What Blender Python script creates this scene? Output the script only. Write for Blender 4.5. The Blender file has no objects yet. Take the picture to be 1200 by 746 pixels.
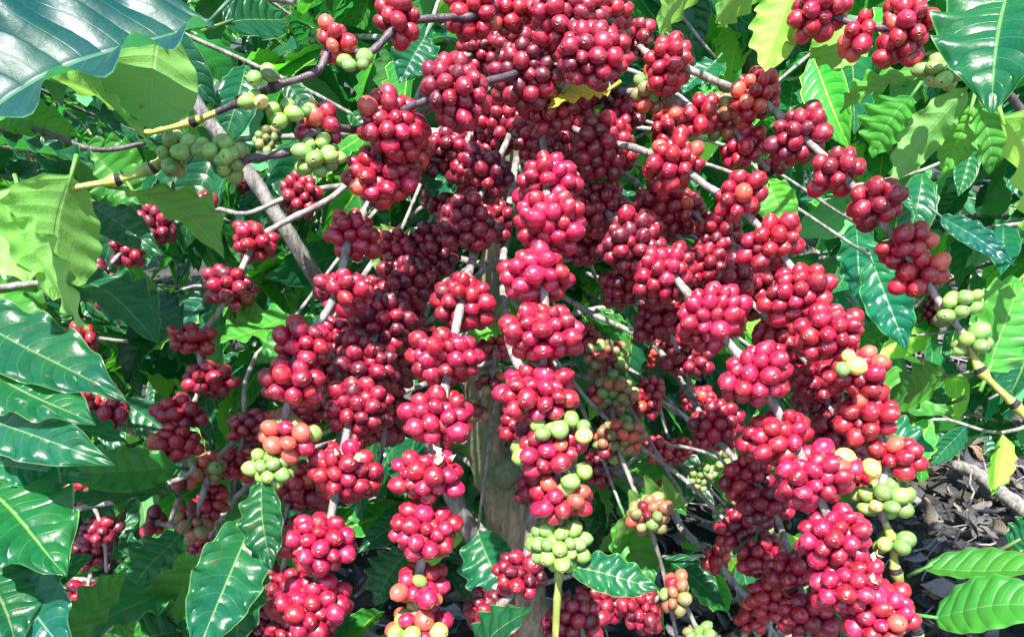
import bpy, math, random
import numpy as np
from mathutils import Vector

R0 = random.Random(11)
NR = np.random.RandomState(5)
scene = bpy.context.scene
COL = scene.collection

# ------------------------------------------------------------------ camera
F = 942.0; PITCH = math.radians(20); CAM = np.array((0.0, 0.0, 1.3))
FW = np.array((0, math.cos(PITCH), -math.sin(PITCH)))
UP = np.array((0, math.sin(PITCH), math.cos(PITCH)))
RT = np.array((1.0, 0, 0))
def P(x, y, d):
    """a place in the world, given by where it shows and how far away it stands (metres)"""
    return CAM + d * (FW + RT * ((x - 600) / F) - UP * ((y - 373) / F))
cd = bpy.data.cameras.new('camera'); cam = bpy.data.objects.new('camera', cd); COL.objects.link(cam)
cam.location = CAM; cam.rotation_euler = (math.pi / 2 - PITCH, 0, 0)
cd.sensor_width = 36; cd.lens = 36 * F / 1200; cd.clip_start = 0.01; cd.clip_end = 500
scene.camera = cam

# ------------------------------------------------------------------ light
SUN = np.array((-0.10, -0.40, 0.84)); SUN /= np.linalg.norm(SUN)
w = bpy.data.worlds.new('World'); scene.world = w; w.use_nodes = True
nt = w.node_tree; bg = nt.nodes['Background']
sky = nt.nodes.new('ShaderNodeTexSky'); sky.sky_type = 'NISHITA'; sky.sun_disc = False
sky.sun_elevation = math.asin(SUN[2]); sky.sun_rotation = math.atan2(SUN[0], SUN[1])
sky.air_density = 1.0; sky.dust_density = 1.0
nt.links.new(sky.outputs[0], bg.inputs[0]); bg.inputs[1].default_value = 0.10
ld = bpy.data.lights.new('sun', 'SUN'); ld.energy = 4.6; ld.angle = math.radians(0.5); ld.color = (1, .95, .86)
sun = bpy.data.objects.new('sun', ld); COL.objects.link(sun)
sun.rotation_euler = Vector(SUN).to_track_quat('Z', 'Y').to_euler()
vs = scene.view_settings; vs.view_transform = 'Standard'; vs.look = 'None'; vs.gamma = 1; vs.exposure = 1.72
vs.use_curve_mapping = False

# ------------------------------------------------------------------ node helper
class N:
    def __init__(s, name):
        s.m = bpy.data.materials.new(name); s.m.use_nodes = True; s.t = s.m.node_tree
        s.t.nodes.clear(); s.out = s.t.nodes.new('ShaderNodeOutputMaterial')
    def n(s, typ, ins=None, **kw):
        a = s.t.nodes.new(typ)
        for k, v in kw.items(): setattr(a, k, v)
        for k, v in (ins or {}).items(): s.set(a.inputs[k], v)
        return a
    def set(s, sock, v):
        if isinstance(v, bpy.types.NodeSocket): s.t.links.new(v, sock)
        else: sock.default_value = v
    def math(s, op, a, b=0.0, c=0.0, clamp=False):
        x = s.n('ShaderNodeMath', {0: a, 1: b, 2: c}, operation=op); x.use_clamp = clamp
        return x.outputs[0]
    def mix(s, f, a, b, mode='MIX'):
        x = s.n('ShaderNodeMix', data_type='RGBA', blend_type=mode)
        s.set(x.inputs[0], f); s.set(x.inputs[6], a); s.set(x.inputs[7], b)
        return x.outputs[2]
    def noise(s, scale, detail=2, vec=None, rough=.5):
        x = s.n('ShaderNodeTexNoise', {'Scale': scale, 'Detail': detail, 'Roughness': rough})
        s.set(x.inputs['Vector'], vec if vec is not None else s.n('ShaderNodeTexCoord').outputs['Object'])
        return x.outputs[0]
    def ramp(s, f, a, b):
        return s.n('ShaderNodeMapRange', {0: f, 1: a, 2: b}, interpolation_type='SMOOTHSTEP').outputs[0]
def c4(c): return (c[0], c[1], c[2], 1)

def mat_cherry():
    k = N('coffee_cherry_skin')
    at = k.n('ShaderNodeAttribute', attribute_name='tint'); ax = k.n('ShaderNodeAttribute', attribute_name='pole')
    pole = ax.outputs['Fac']
    n1 = k.noise(330, 4, None, .65); n2 = k.noise(110, 2); n3 = k.noise(900, 2)
    col = k.mix(k.math('MULTIPLY', k.ramp(n1, .45, .8), .35), at.outputs['Color'], k.mix(.5, at.outputs['Color'], (.9, .35, .3, 1)))
    col = k.mix(k.math('MULTIPLY', k.ramp(n2, .5, .72), .45), col, k.mix(1, col, (.45, .4, .7, 1), 'MULTIPLY'))
    ring = k.math('MULTIPLY', k.ramp(pole, .965, .98), .25)
    col = k.mix(ring, col, (.55, .22, .12, 1))
    col = k.mix(k.math('MULTIPLY', k.ramp(pole, .986, .991), .85), col, (.05, .022, .015, 1))
    col = k.mix(k.ramp(n3, .72, .78), col, (.12, .04, .03, 1))
    scar = k.math('MULTIPLY', k.ramp(k.noise(150, 4, None, .7), .66, .72), .55)
    col = k.mix(scar, col, (.20, .09, .055, 1))
    bmp = k.n('ShaderNodeBump', {'Strength': .3, 'Distance': .0007, 'Height': k.math('ADD', k.math('MULTIPLY', n1, .5), k.math('MULTIPLY', n2, 1.6))})
    ro = k.math('ADD', .24, k.math('MULTIPLY', n1, .14)); ro = k.math('ADD', ro, k.math('MULTIPLY', at.outputs['Alpha'], .16))
    b = k.n('ShaderNodeBsdfPrincipled', {'Base Color': col, 'Roughness': ro, 'Normal': bmp.outputs[0],
        'Subsurface Weight': .06, 'Subsurface Radius': (.6, .12, .08), 'Subsurface Scale': .004, 'Specular IOR Level': .5, 'IOR': 1.58,
        'Coat Weight': .3, 'Coat Roughness': k.math('ADD', .14, k.math('MULTIPLY', at.outputs['Alpha'], .2)), 'Coat IOR': 1.5})
    k.set(k.out.inputs[0], b.outputs[0]); return k.m

def mat_leaf(name, top, under, trans, rough=.34, vein=(.30, .42, .14), tw=.4):
    """glossy upper face, matte paler lower face, light shining through; veins follow the leaf's own u/v"""
    k = N(name)
    uv = k.n('ShaderNodeUVMap', uv_map='UVMap').outputs[0]
    sp = k.n('ShaderNodeSeparateXYZ', {0: uv})
    u = sp.outputs[0]; v = k.math('MULTIPLY', k.math('ABSOLUTE', k.math('SUBTRACT', sp.outputs[1], .5)), 2)
    wob = k.math('MULTIPLY', k.math('SUBTRACT', k.noise(9, 2), .5), .07)
    lv = k.math('MULTIPLY', k.math('ADD', wob, k.math('SUBTRACT', u, k.math('MULTIPLY', k.math('POWER', v, 1.6), .15))), 8.5)
    fr = k.math('ABSOLUTE', k.math('SUBTRACT', k.math('FRACT', lv), .5))      # .5 on the vein
    side = k.ramp(fr, .468, .494)
    side = k.math('MULTIPLY', side, k.ramp(v, 1.0, .55))
    mid = k.math('MULTIPLY', k.ramp(v, .042, .02), .8)
    net = k.n('ShaderNodeTexVoronoi', {'Vector': k.n('ShaderNodeTexCoord').outputs['Object'], 'Scale': 230.0}, feature='DISTANCE_TO_EDGE').outputs['Distance']
    net = k.math('MULTIPLY', k.ramp(net, .12, .0), k.math('ADD', .05, k.math('MULTIPLY', k.n('ShaderNodeNewGeometry').outputs['Backfacing'], .12)))
    vv = k.math('MAXIMUM', net, k.math('MAXIMUM', k.math('MULTIPLY', side, k.math('ADD', .28, k.math('MULTIPLY', k.n('ShaderNodeNewGeometry').outputs['Backfacing'], .3))), mid))
    geo = k.n('ShaderNodeNewGeometry'); back = geo.outputs['Backfacing']
    tint = k.n('ShaderNodeAttribute', attribute_name='tint').outputs['Color']
    n1 = k.noise(14, 3); n2 = k.noise(120, 3)
    t = k.mix(k.ramp(n1, .35, .7), c4(top), c4([top[0] * 1.7 + .006, top[1] * 1.35, top[2] * .75]))
    t = k.mix(k.math('MULTIPLY', k.ramp(n2, .4, .8), .25), t, c4([q * .6 for q in top]))
    cu = k.mix(k.math('MULTIPLY', k.ramp(n1, .3, .75), .5), c4(under), c4([under[0] * .7, under[1] * .8, under[2] * .8]))
    base = k.mix(back, t, cu)
    base = k.mix(k.math('MULTIPLY', vv, k.math('ADD', .5, k.math('MULTIPLY', back, .3))), base, c4(vein))
    edge = k.math('MULTIPLY', k.ramp(v, .955, .99), .55)
    base = k.mix(edge, base, (.24, .36, .10, 1))
    base = k.mix(1, base, tint, 'MULTIPLY')
    h = k.math('ADD', k.math('MULTIPLY', vv, k.math('SUBTRACT', k.math('MULTIPLY', back, 2), 1)), k.math('MULTIPLY', n2, .25))
    bmp = k.n('ShaderNodeBump', {'Strength': .5, 'Distance': .0009, 'Height': h})
    q = k.math('POWER', k.math('ABSOLUTE', k.math('SINE', k.math('MULTIPLY', k.math('ADD', lv, .5), math.pi))), .6)
    q = k.math('MULTIPLY', q, k.ramp(v, 1.0, .8)); q = k.math('MULTIPLY', q, k.math('SUBTRACT', 1, k.math('MULTIPLY', back, .65))); q = k.math('ADD', q, k.math('MULTIPLY', k.noise(45, 3), 1.0))
    bmp = k.n('ShaderNodeBump', {'Strength': .75, 'Distance': .0014, 'Height': q, 'Normal': bmp.outputs[0]})
    sp3 = k.math('MULTIPLY', k.ramp(k.noise(75, 2), .70, .74), .7)
    base = k.mix(sp3, base, (.10, .07, .03, 1))
    ro = k.mix(back, (rough, rough, rough, 1), (.55, .55, .55, 1))
    ro = k.math('ADD', ro, k.math('MULTIPLY', k.math('SUBTRACT', n1, .5), .22))
    b = k.n('ShaderNodeBsdfPrincipled', {'Base Color': base, 'Roughness': ro, 'Normal': bmp.outputs[0], 'Specular IOR Level': .38})
    tr = k.n('ShaderNodeBsdfTranslucent', {'Color': k.mix(1, k.mix(k.math('MULTIPLY', vv, .45), c4(trans), c4([trans[0] * .5, trans[1] * .5, trans[2] * .5])), tint, 'MULTIPLY'), 'Normal': bmp.outputs[0]})
    mx = k.n('ShaderNodeMixShader', {0: tw, 1: b.outputs[0], 2: tr.outputs[0]})
    k.set(k.out.inputs[0], mx.outputs[0]); return k.m

def mat_bark(name, a, b_, scale=60, rough=.75, bump=.6, patch=None):
    k = N(name); tc = k.n('ShaderNodeTexCoord').outputs['Object']
    mp = k.n('ShaderNodeMapping', {'Vector': tc, 'Scale': (1, 1, .22)}).outputs[0]
    n1 = k.noise(scale, 5, mp, .65); n2 = k.noise(scale * .25, 3); n3 = k.noise(scale * 5, 2, mp)
    col = k.mix(k.ramp(n1, .32, .68), c4(a), c4(b_))
    if patch: col = k.mix(k.ramp(n2, .52, .62), col, c4(patch))
    col = k.mix(k.math('MULTIPLY', k.ramp(n3, .5, .75), .5), col, c4([q * .35 for q in a]))
    bmp = k.n('ShaderNodeBump', {'Strength': bump, 'Distance': .006, 'Height': k.math('ADD', n1, k.math('MULTIPLY', n3, .3))})
    p = k.n('ShaderNodeBsdfPrincipled', {'Base Color': col, 'Roughness': rough, 'Normal': bmp.outputs[0]})
    k.set(k.out.inputs[0], p.outputs[0]); return k.m

M = {}
M['cherry'] = mat_cherry()
M['leaf'] = mat_leaf('coffee_leaf_dark', (.003, .070, .036), (.08, .28, .09), (.07, .48, .06), .29, tw=.27)
M['leaf_y'] = mat_leaf('coffee_leaf_pale_backlit', (.045, .27, .045), (.22, .50, .12), (.38, .70, .12), .40, (.40, .58, .22), .42)  # pale colours hold the glow of backlit leaves
M['leaf_yellow'] = mat_leaf('coffee_leaf_sunlit_yellow', (.40, .48, .06), (.5, .5, .05), (.75, .85, .10), .4, (.6, .55, .15), .5)  # yellow leaf, its sunlit brightness put into the colour
M['leaf_soft'] = mat_leaf('coffee_leaf_dull', (.002, .062, .048), (.12, .40, .10), (.08, .36, .07), .42, tw=.3)
M['leaf_dry'] = mat_leaf('leaf_litter_dry', (.10, .105, .13), (.17, .175, .20), (.08, .05, .03), .6, (.12, .10, .09), .08)
M['bark'] = mat_bark('trunk_bark', (.11, .078, .048), (.34, .26, .17), 55, .85, 1.0, (.15, .17, .09))
M['twig'] = mat_bark('branch_grey', (.12, .105, .10), (.34, .32, .315), 130, .6, .5)
M['twig_dark'] = mat_bark('branch_purple', (.045, .03, .045), (.11, .08, .10), 150, .45, .4)
M['twig_young'] = mat_bark('shoot_yellow_green', (.30, .34, .07), (.48, .46, .13), 60, .45, .2, (.24, .30, .07))
M['node'] = mat_bark('dark_node_scale', (.012, .011, .016), (.04, .035, .045), 300, .6, .7)
M['stub'] = mat_bark('cut_stub', (.10, .14, .08), (.2, .22, .13), 90, .9, .6)

def mat_soil():
    k = N('dark_soil'); tc = k.n('ShaderNodeTexCoord').outputs['Object']
    a = k.noise(9, 6, tc, .7); b = k.noise(60, 5, tc, .7); c = k.noise(2, 2, tc)
    col = k.mix(k.ramp(b, .35, .7), (.014, .014, .018, 1), (.07, .068, .08, 1))
    col = k.mix(k.math('MULTIPLY', k.ramp(a, .55, .7), .6), col, (.14, .12, .11, 1))
    col = k.mix(k.math('MULTIPLY', c, .4), col, (.04, .03, .025, 1))
    bmp = k.n('ShaderNodeBump', {'Strength': 1, 'Distance': .03, 'Height': k.math('ADD', a, k.math('MULTIPLY', b, .5))})
    p = k.n('ShaderNodeBsdfPrincipled', {'Base Color': col, 'Roughness': .8, 'Normal': bmp.outputs[0]})
    k.set(k.out.inputs[0], p.outputs[0]); return k.m
M['soil'] = mat_soil()
def mat_petal():
    k = N('dried_blossom')
    p = k.n('ShaderNodeBsdfPrincipled', {'Base Color': (.58, .44, .30, 1), 'Roughness': .7})
    t = k.n('ShaderNodeBsdfTranslucent', {'Color': (.7, .6, .45, 1)})
    k.set(k.out.inputs[0], k.n('ShaderNodeMixShader', {0: .3, 1: p.outputs[0], 2: t.outputs[0]}).outputs[0]); return k.m
M['petal'] = mat_petal()

# ------------------------------------------------------------------ mesh building
def fast_mesh(name, co, faces, mats, uv=None, attrs=None, tri_idx=None, matidx=None):
    """co (V,3); faces: list of (n,k) index arrays"""
    me = bpy.data.meshes.new(name)
    me.vertices.add(len(co)); me.vertices.foreach_set('co', np.ascontiguousarray(co, dtype=np.float32).ravel())
    li = np.concatenate([f.ravel() for f in faces]).astype(np.int32)
    tot = np.concatenate([np.full(len(f), f.shape[1], np.int32) for f in faces])
    st = np.concatenate(([0], np.cumsum(tot)[:-1])).astype(np.int32)
    me.loops.add(len(li)); me.loops.foreach_set('vertex_index', li)
    me.polygons.add(len(tot)); me.polygons.foreach_set('loop_start', st); me.polygons.foreach_set('loop_total', tot)
    if matidx is not None: me.polygons.foreach_set('material_index', matidx.astype(np.int32))
    me.polygons.foreach_set('use_smooth', np.ones(len(tot), bool))
    for m in (mats if isinstance(mats, (list, tuple)) else [mats]): me.materials.append(m)
    if uv is not None:
        l = me.uv_layers.new(name='UVMap'); l.data.foreach_set('uv', uv[li].astype(np.float32).ravel())
    for k, (typ, arr) in (attrs or {}).items():
        a = me.attributes.new(k, typ, 'POINT')
        a.data.foreach_set('color' if typ == 'FLOAT_COLOR' else 'value', arr.astype(np.float32).ravel())
    me.update(calc_edges=True); me.validate(); return me

def link(name, me, parent=None, origin=None):
    """mesh -> object whose origin is at ORIGIN (world); the parents only carry a translation"""
    o = bpy.data.objects.new(name, me); COL.objects.link(o)
    if origin is not None:
        me.transform(__import__('mathutils').Matrix.Translation([-float(q) for q in origin]))
        o.location = [float(q) for q in origin]
    if parent is not None:
        o.parent = parent
        pw = np.zeros(3); q = parent
        while q is not None: pw += np.array(q.location); q = q.parent
        o.location = np.array(o.location) - pw
    return o
def thing(name, label, cat, loc, group=None):
    o = bpy.data.objects.new(name, None); COL.objects.link(o); o.location = [float(q) for q in loc]
    o.empty_display_size = .05; o['label'] = label; o['category'] = cat
    if group: o['group'] = group
    return o

def norm(a): return a / (np.linalg.norm(a, axis=-1, keepdims=True) + 1e-12)

def smooth(pts, per=8):
    """catmull-rom through rows of PTS; rows may carry extra columns (radius)"""
    p = np.array(pts, float)
    p = np.vstack((2 * p[0] - p[1], p, 2 * p[-1] - p[-2])); out = []
    for i in range(1, len(p) - 2):
        a, b, c, d = p[i - 1:i + 3]
        for k in range(per):
            t = k / per
            out.append(.5 * (2 * b + (c - a) * t + (2 * a - 5 * b + 4 * c - d) * t * t + (3 * b - a - 3 * c + d) * t ** 3))
    out.append(p[-2]); return np.array(out)

def tube(pts, rad, sides=10, jitter=0.0, seed=0):
    """pts (n,3), rad (n,) -> verts, [quads, caps]"""
    rs = np.random.RandomState(seed)
    n = len(pts); t = norm(np.gradient(pts, axis=0))
    ref = np.array((.31, .2, .93)) if abs(t[0][2]) < .9 else np.array((1., .1, 0))
    u = norm(np.cross(t, ref)); v = np.cross(t, u)
    a = np.linspace(0, 2 * math.pi, sides, endpoint=False)
    rr = rad[:, None] * (1 + jitter * rs.randn(n, sides))
    co = pts[:, None] + rr[..., None] * (np.cos(a)[None, :, None] * u[:, None] + np.sin(a)[None, :, None] * v[:, None])
    co = co.reshape(-1, 3)
    i = np.arange(n - 1)[:, None] * sides; j = np.arange(sides)[None]; j2 = (j + 1) % sides
    q = np.stack((i + j, i + j2, i + sides + j2, i + sides + j), -1).reshape(-1, 4)
    caps = np.array([list(range(sides))[::-1], list(range((n - 1) * sides, n * sides))])
    return co, [q, caps]

# cherry template: pole (+z) carries the calyx
def cherry_template(seg, rings):
    th = list(np.linspace(math.pi, .32, rings)) + ([.24, .215, .19, .15, .05] if seg > 10 else [.15])
    rr = [1.0] * rings + ([1.0, 1.03, 1.03, .97, .95] if seg > 10 else [1.0])
    co = []; pole = []
    for k, (t, r) in enumerate(zip(th, rr)):
        for s in range(seg):
            a = 2 * math.pi * s / seg
            co.append((r * math.sin(t) * math.cos(a), r * math.sin(t) * math.sin(a), r * math.cos(t))); pole.append(math.cos(t))
    co = np.array(co); n = len(th)
    i = np.arange(n - 1)[:, None] * seg; j = np.arange(seg)[None]; j2 = (j + 1) % seg
    q = np.stack((i + j, i + seg + j, i + seg + j2, i + j2), -1).reshape(-1, 4)[:, ::-1]
    cap = np.array([list(range((n - 1) * seg, n * seg))])
    return co, q, cap, np.array(pole)
T_HI = cherry_template(18, 11); T_MID = cherry_template(12, 8); T_LO = cherry_template(8, 5)

CR = (.27, .0012, .026); PK = (.38, .005, .052); DK = (.11, .001, .022); WI = (.195, .001, .024); OR = (.55, .085, .055)
SC = (.33, .006, .022); GR = (.20, .36, .075); GB = (.14, .29, .07); YE = (.55, .45, .12); BR = (.30, .12, .06); OL = (.20, .20, .07)
MIX = {
 'r': [(CR, 6), (PK, 2), (WI, 3), (SC, 2)], 'p': [(PK, 6), (CR, 5), (SC, 1)], 'd': [(DK, 5), (WI, 6), (CR, 2)],
 'w': [(WI, 5), (CR, 5), (DK, 1)], 'o': [(SC, 5), (OR, 3), (CR, 3)], 'q': [(PK, 6), (OR, 3), (SC, 3), (GR, .6), (YE, .4)],
 'g': [(GR, 6), (GB, 4), (YE, .3)], 'h': [(BR, 4), (OL, 4), (OR, 2), (GB, 2), (WI, 2)], 'm': [(CR, 5), (PK, 4), (GR, 2), (OR, 2)],
 'n': [(PK, 5), (OR, 2.5), (YE, 1.5), (GR, 2)], 's': [(SC, 5), (CR, 5), (PK, 1), (OR, .7)], 'k': [(GB, 6), (OL, 3)],
}
def pick(rs, code):
    m = MIX[code]; t = rs.rand() * sum(x[1] for x in m)
    for c, q in m:
        t -= q
        if t <= 0: break
    c = np.array(c) * (1 + .16 * rs.randn()); return np.clip(c, .002, .9)

CH = .0063
def pack(n, r, axis, rs, stem=.004, flat=.72):
    p = norm(rs.randn(n, 3)) * (r * n ** .36) * (.6 + .6 * rs.rand(n, 1))
    rad = r * (1 + .12 * rs.randn(n)); rad = np.clip(rad, r * .62, r * 1.22)
    lean = rs.randn(3) * r * .035; lean = lean - axis * (lean @ axis)
    for it in range(70):
        ax = p @ axis
        p = p - p * .06 - np.outer(ax, axis) * (.06 * (1 / flat - 1) * 2.2)
        p = p + lean
        for sub in range(2):
            d = p[:, None] - p[None]; L = np.sqrt((d ** 2).sum(-1)) + 1e-9
            m = (rad[:, None] + rad[None]) * .90
            ov = np.maximum(0, m - L); np.fill_diagonal(ov, 0)
            p = p + (d / L[..., None] * ov[..., None] * .33).sum(1)
        ax = p @ axis; q = p - np.outer(ax, axis); ql = np.linalg.norm(q, axis=1) + 1e-9
        push = np.maximum(0, stem + rad * .85 - ql); p += q / ql[:, None] * push[:, None]
    return p, rad

def cluster(parent, c, axis, Rw, code, seed, r=CH, flecks=0, d=1.0, n=None):
    rs = np.random.RandomState(seed)
    if code in ('g', 'k') and r == CH: r = CH * .88
    if n is None: n = int(round(min(60, max(3 if Rw * F / d < 18 else 6, 2 + .50 * (Rw / r) ** 3))))
    axis = norm(np.array(axis)); p, rad = pack(n, r, axis, rs)
    far = (r * F / d) < 7.0
    co0, q0, cap0, pole0 = T_LO if d > 1.9 else (T_MID if far else T_HI)
    z = norm(p - np.outer((p @ axis) * .5, axis) + .22 * r * rs.randn(n, 3) * 1.5)
    x = norm(np.cross(z, rs.randn(n, 3))); y = np.cross(z, x)
    sx = rad * (1 + .04 * rs.randn(n)); sy = rad * (.96 + .04 * rs.randn(n)); sz = rad * (1.07 + .07 * rs.randn(n))
    V = len(co0)
    lob = 1 + .035 * np.cos(2 * np.arctan2(co0[:, 1], co0[:, 0]))
    co = (co0[None, :, 0, None] * lob[None, :, None] * (x * sx[:, None])[:, None] + co0[None, :, 1, None] * lob[None, :, None] * (y * sy[:, None])[:, None]
          + co0[None, :, 2, None] * (z * sz[:, None])[:, None])
    co = (co - (co @ axis)[..., None] * axis * .07 + p[:, None]).reshape(-1, 3)
    off = (np.arange(n) * V)[:, None, None]
    q = (q0[None] + off).reshape(-1, 4); cap = (cap0[None] + off).reshape(-1, cap0.shape[1])
    cols = np.array([pick(rs, code) for _ in range(n)])
    # the side of a cherry nearer the branch ripens later: a paler, yellower blush
    blush = np.clip(-pole0[None] * .6 - .1, 0, 1)[..., None] * (rs.rand(n, 1, 1) < .5)
    pc = cols[:, None] * (1 - blush * .35) + np.array((.5, .12, .06)) * blush * .35 if code not in 'gk' else np.repeat(cols[:, None], V, 1)
    tint = np.concatenate((pc.reshape(-1, 3), np.repeat(rs.rand(n), V)[:, None]), 1)
    pole = np.tile(pole0, n)
    mats = [M['cherry']]; faces = [q, cap]; mi = [np.zeros(len(q)), np.zeros(len(cap))]
    if flecks:                                           # dried blossom left among the cherries
        fc = []; ff = []; base = len(co)
        for k in range(flecks):
            a = norm(np.array((.6, -.5, .8)) + .3 * rs.randn(3)); c1 = a * Rw * 1.0
            u = norm(np.cross(a, rs.randn(3))); v = np.cross(a, u)
            s = .0028 + .002 * rs.rand()
            for g in range(6):
                ang = 2 * math.pi * g / 6; fc.append(c1 + (u * math.cos(ang) * s + v * math.sin(ang) * s * .55) * (1 + .12 * rs.randn()) + a * (.002 * math.cos(2 * ang)))
            ff.append([base + 6 * k + g for g in range(6)])
        co = np.vstack((co, fc)); ff = np.array(ff); faces.append(ff); mi.append(np.ones(len(ff))); mats.append(M['petal'])
        tint = np.vstack((tint, np.ones((len(fc), 4)))); pole = np.concatenate((pole, np.zeros(len(fc))))
    me = fast_mesh('cherry_cluster', co + c, faces, mats, attrs={'tint': ('FLOAT_COLOR', tint), 'pole': ('FLOAT', pole)}, matidx=np.concatenate(mi))
    return link('cherry_cluster', me, parent, c)

# leaf: u along, v across
def leaf_grid(nu, nv):
    u = np.linspace(0, 1, nu); v = np.linspace(-1, 1, nv); U, V = np.meshgrid(u, v, indexing='ij')
    i = np.arange(nu - 1)[:, None] * nv; j = np.arange(nv - 1)[None]
    q = np.stack((i + j, i + nv + j, i + nv + j + 1, i + j + 1), -1).reshape(-1, 4)[:, ::-1]
    return U.ravel(), V.ravel(), q
G_HI = leaf_grid(43, 17); G_MID = leaf_grid(15, 7); G_LO = leaf_grid(8, 5)
def leaf_shape(U, V, L, W, rs, fold=.25, curl=.2, wave=1.0, side=0.0, quilt=1.0):
    """local coordinates: y along the midrib, x across, z out of the upper face"""
    wv = np.sin(np.pi * np.clip(U, 0, 1) ** .92) ** .82
    tip = np.clip((U - .80) / .20, 0, 1); wv = wv * (1 - .55 * tip ** .8 * (1 - tip * .3)); wv = np.maximum(wv, 0)
    wv = wv * np.clip((U - .03) / .06, 0.0, 1) + .012
    ph1, ph2, ph3 = rs.rand(3) * 6.28
    fq = 4.6 + 1.8 * rs.rand()
    av = np.abs(V); sgn = np.where(V > 0, ph1, ph2)
    edge = np.sin(2 * np.pi * fq * U + sgn)
    h = W * .5 * wv
    x = V * h * (1 + .028 * wave * edge * av ** 2)
    z = fold * av ** 1.2 * h
    z += wave * .085 * W * edge * av ** 2.2 * wv ** .7
    vp = 8.5 * (U - .15 * av ** 1.6)
    z += quilt * .024 * W * np.abs(np.sin(np.pi * (vp + .5))) ** .7 * np.sin(np.pi * np.clip(av, 0, 1)) ** .6 * wv
    z += .03 * L * np.sin(2 * np.pi * (U * .9) + ph3)
    ang = curl * U                      # bend along the length
    y = L * (np.sin(ang * 1.6) / (1.6 * curl) if abs(curl) > 1e-3 else U)
    dz = -L * (1 - np.cos(ang * 1.6)) / (1.6 * curl) if abs(curl) > 1e-3 else 0 * U
    nx, ny, nz = x, y - z * np.sin(ang * 1.6) * -1, z * np.cos(ang * 1.6) + dz
    nx = nx + side * L * U ** 2
    tw = rs.uniform(-.35, .35) * U
    nx2 = nx * np.cos(tw) - nz * 0 * np.sin(tw); nz2 = nz + x * np.sin(tw)
    return np.stack((nx2, ny, nz2), -1)

def leaf(parent, b, t, wpx, roll=0, under=False, mat='leaf', fold=.3, curl=.25, seed=0, tint=(1, 1, 1), wave=1.5, side=0.0, label=None, facing=None, name='leaf'):
    """one leaf from base B to tip T (x, y, distance); WPX its width where it stands"""
    rs = np.random.RandomState(seed * 7 + 3)
    pb, pt = P(*b), P(*t); dm = (b[2] + t[2]) / 2; W = wpx * dm / F
    L = np.linalg.norm(pt - pb)
    U, V, q = G_HI
    loc = leaf_shape(U, V, L, W, rs, fold, curl, wave, side)
    endp = loc[np.argmax(U * 2 - np.abs(V))]
    # frame: the chord base->tip lies on pt-pb
    vw = norm(CAM - (pb + pt) / 2); n0 = (vw * .55 + np.array((0, 0, -.42 if under else .6))) if facing is None else np.array(facing, float)
    ya = norm(pt - pb); za = norm(n0 - ya * (n0 @ ya)); xa = np.cross(ya, za)
    cr, sr = math.cos(math.radians(roll)), math.sin(math.radians(roll)); za, xa = za * cr + xa * sr, xa * cr - za * sr
    loc[:, 0] /= max(.72, abs(float(za @ vw)))
    if under: za, xa = -za, -xa
    e = norm(endp); th = math.atan2(endp[2], endp[1]); s = L / np.linalg.norm(endp)
    yy = loc[:, 1] * math.cos(th) + loc[:, 2] * math.sin(th); zz = -loc[:, 1] * math.sin(th) + loc[:, 2] * math.cos(th)
    co = (pb + (loc[:, 0, None] * xa + yy[:, None] * ya + zz[:, None] * za) * 1.0)
    co = pb + (co - pb) * s
    faces = [q]; uv = np.stack((U, V * .5 + .5), -1)
    # petiole
    up = norm(co[len(np.unique(V)) // 2 + 2 * 17] - pb)
    pts = np.array([pb - up * .012, pb, pb + up * .012]); tc, tf = tube(pts, np.array((.0016, .0014, .0010)), 6)
    off = len(co); co = np.vstack((co, tc)); faces += [f + off for f in tf]; uv = np.vstack((uv, np.tile((.5, .5), (len(tc), 1))))
    tn = np.tile(np.append(np.array(tint) * (1 + .08 * rs.randn()), 1), (len(co), 1))
    me = fast_mesh('leaf', co, faces, M[mat], uv=uv, attrs={'tint': ('FLOAT_COLOR', tn)})
    o = link(name, me, parent, pb)
    if label: o['label'] = label
    return o

def leaf_bundle(specs, grid=G_MID, seed=0):
    """many leaves as one mesh. specs: rows (base, dir, up, L, W, tint)"""
    rs = np.random.RandomState(seed); U, V, q = grid; cos = []; tints = []
    for (b, dr, up, L, W, tn) in specs:
        loc = leaf_shape(U, V, L, W, rs, rs.uniform(.1, .5), rs.uniform(.1, .6), 1.0, rs.uniform(-.1, .1))
        ya = norm(dr); za = norm(up - ya * (up @ ya)); xa = np.cross(ya, za)
        cos.append(b + loc[:, :1] * xa + loc[:, 1:2] * ya + loc[:, 2:3] * za); tints.append(np.tile(np.append(tn, 1), (len(U), 1)))
    n = len(specs); co = np.vstack(cos); off = (np.arange(n) * len(U))[:, None, None]
    return fast_mesh('foliage', co, [(q[None] + off).reshape(-1, 4)], M['leaf'], uv=np.tile(np.stack((U, V * .5 + .5), -1), (n, 1)), attrs={'tint': ('FLOAT_COLOR', np.vstack(tints))})

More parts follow.
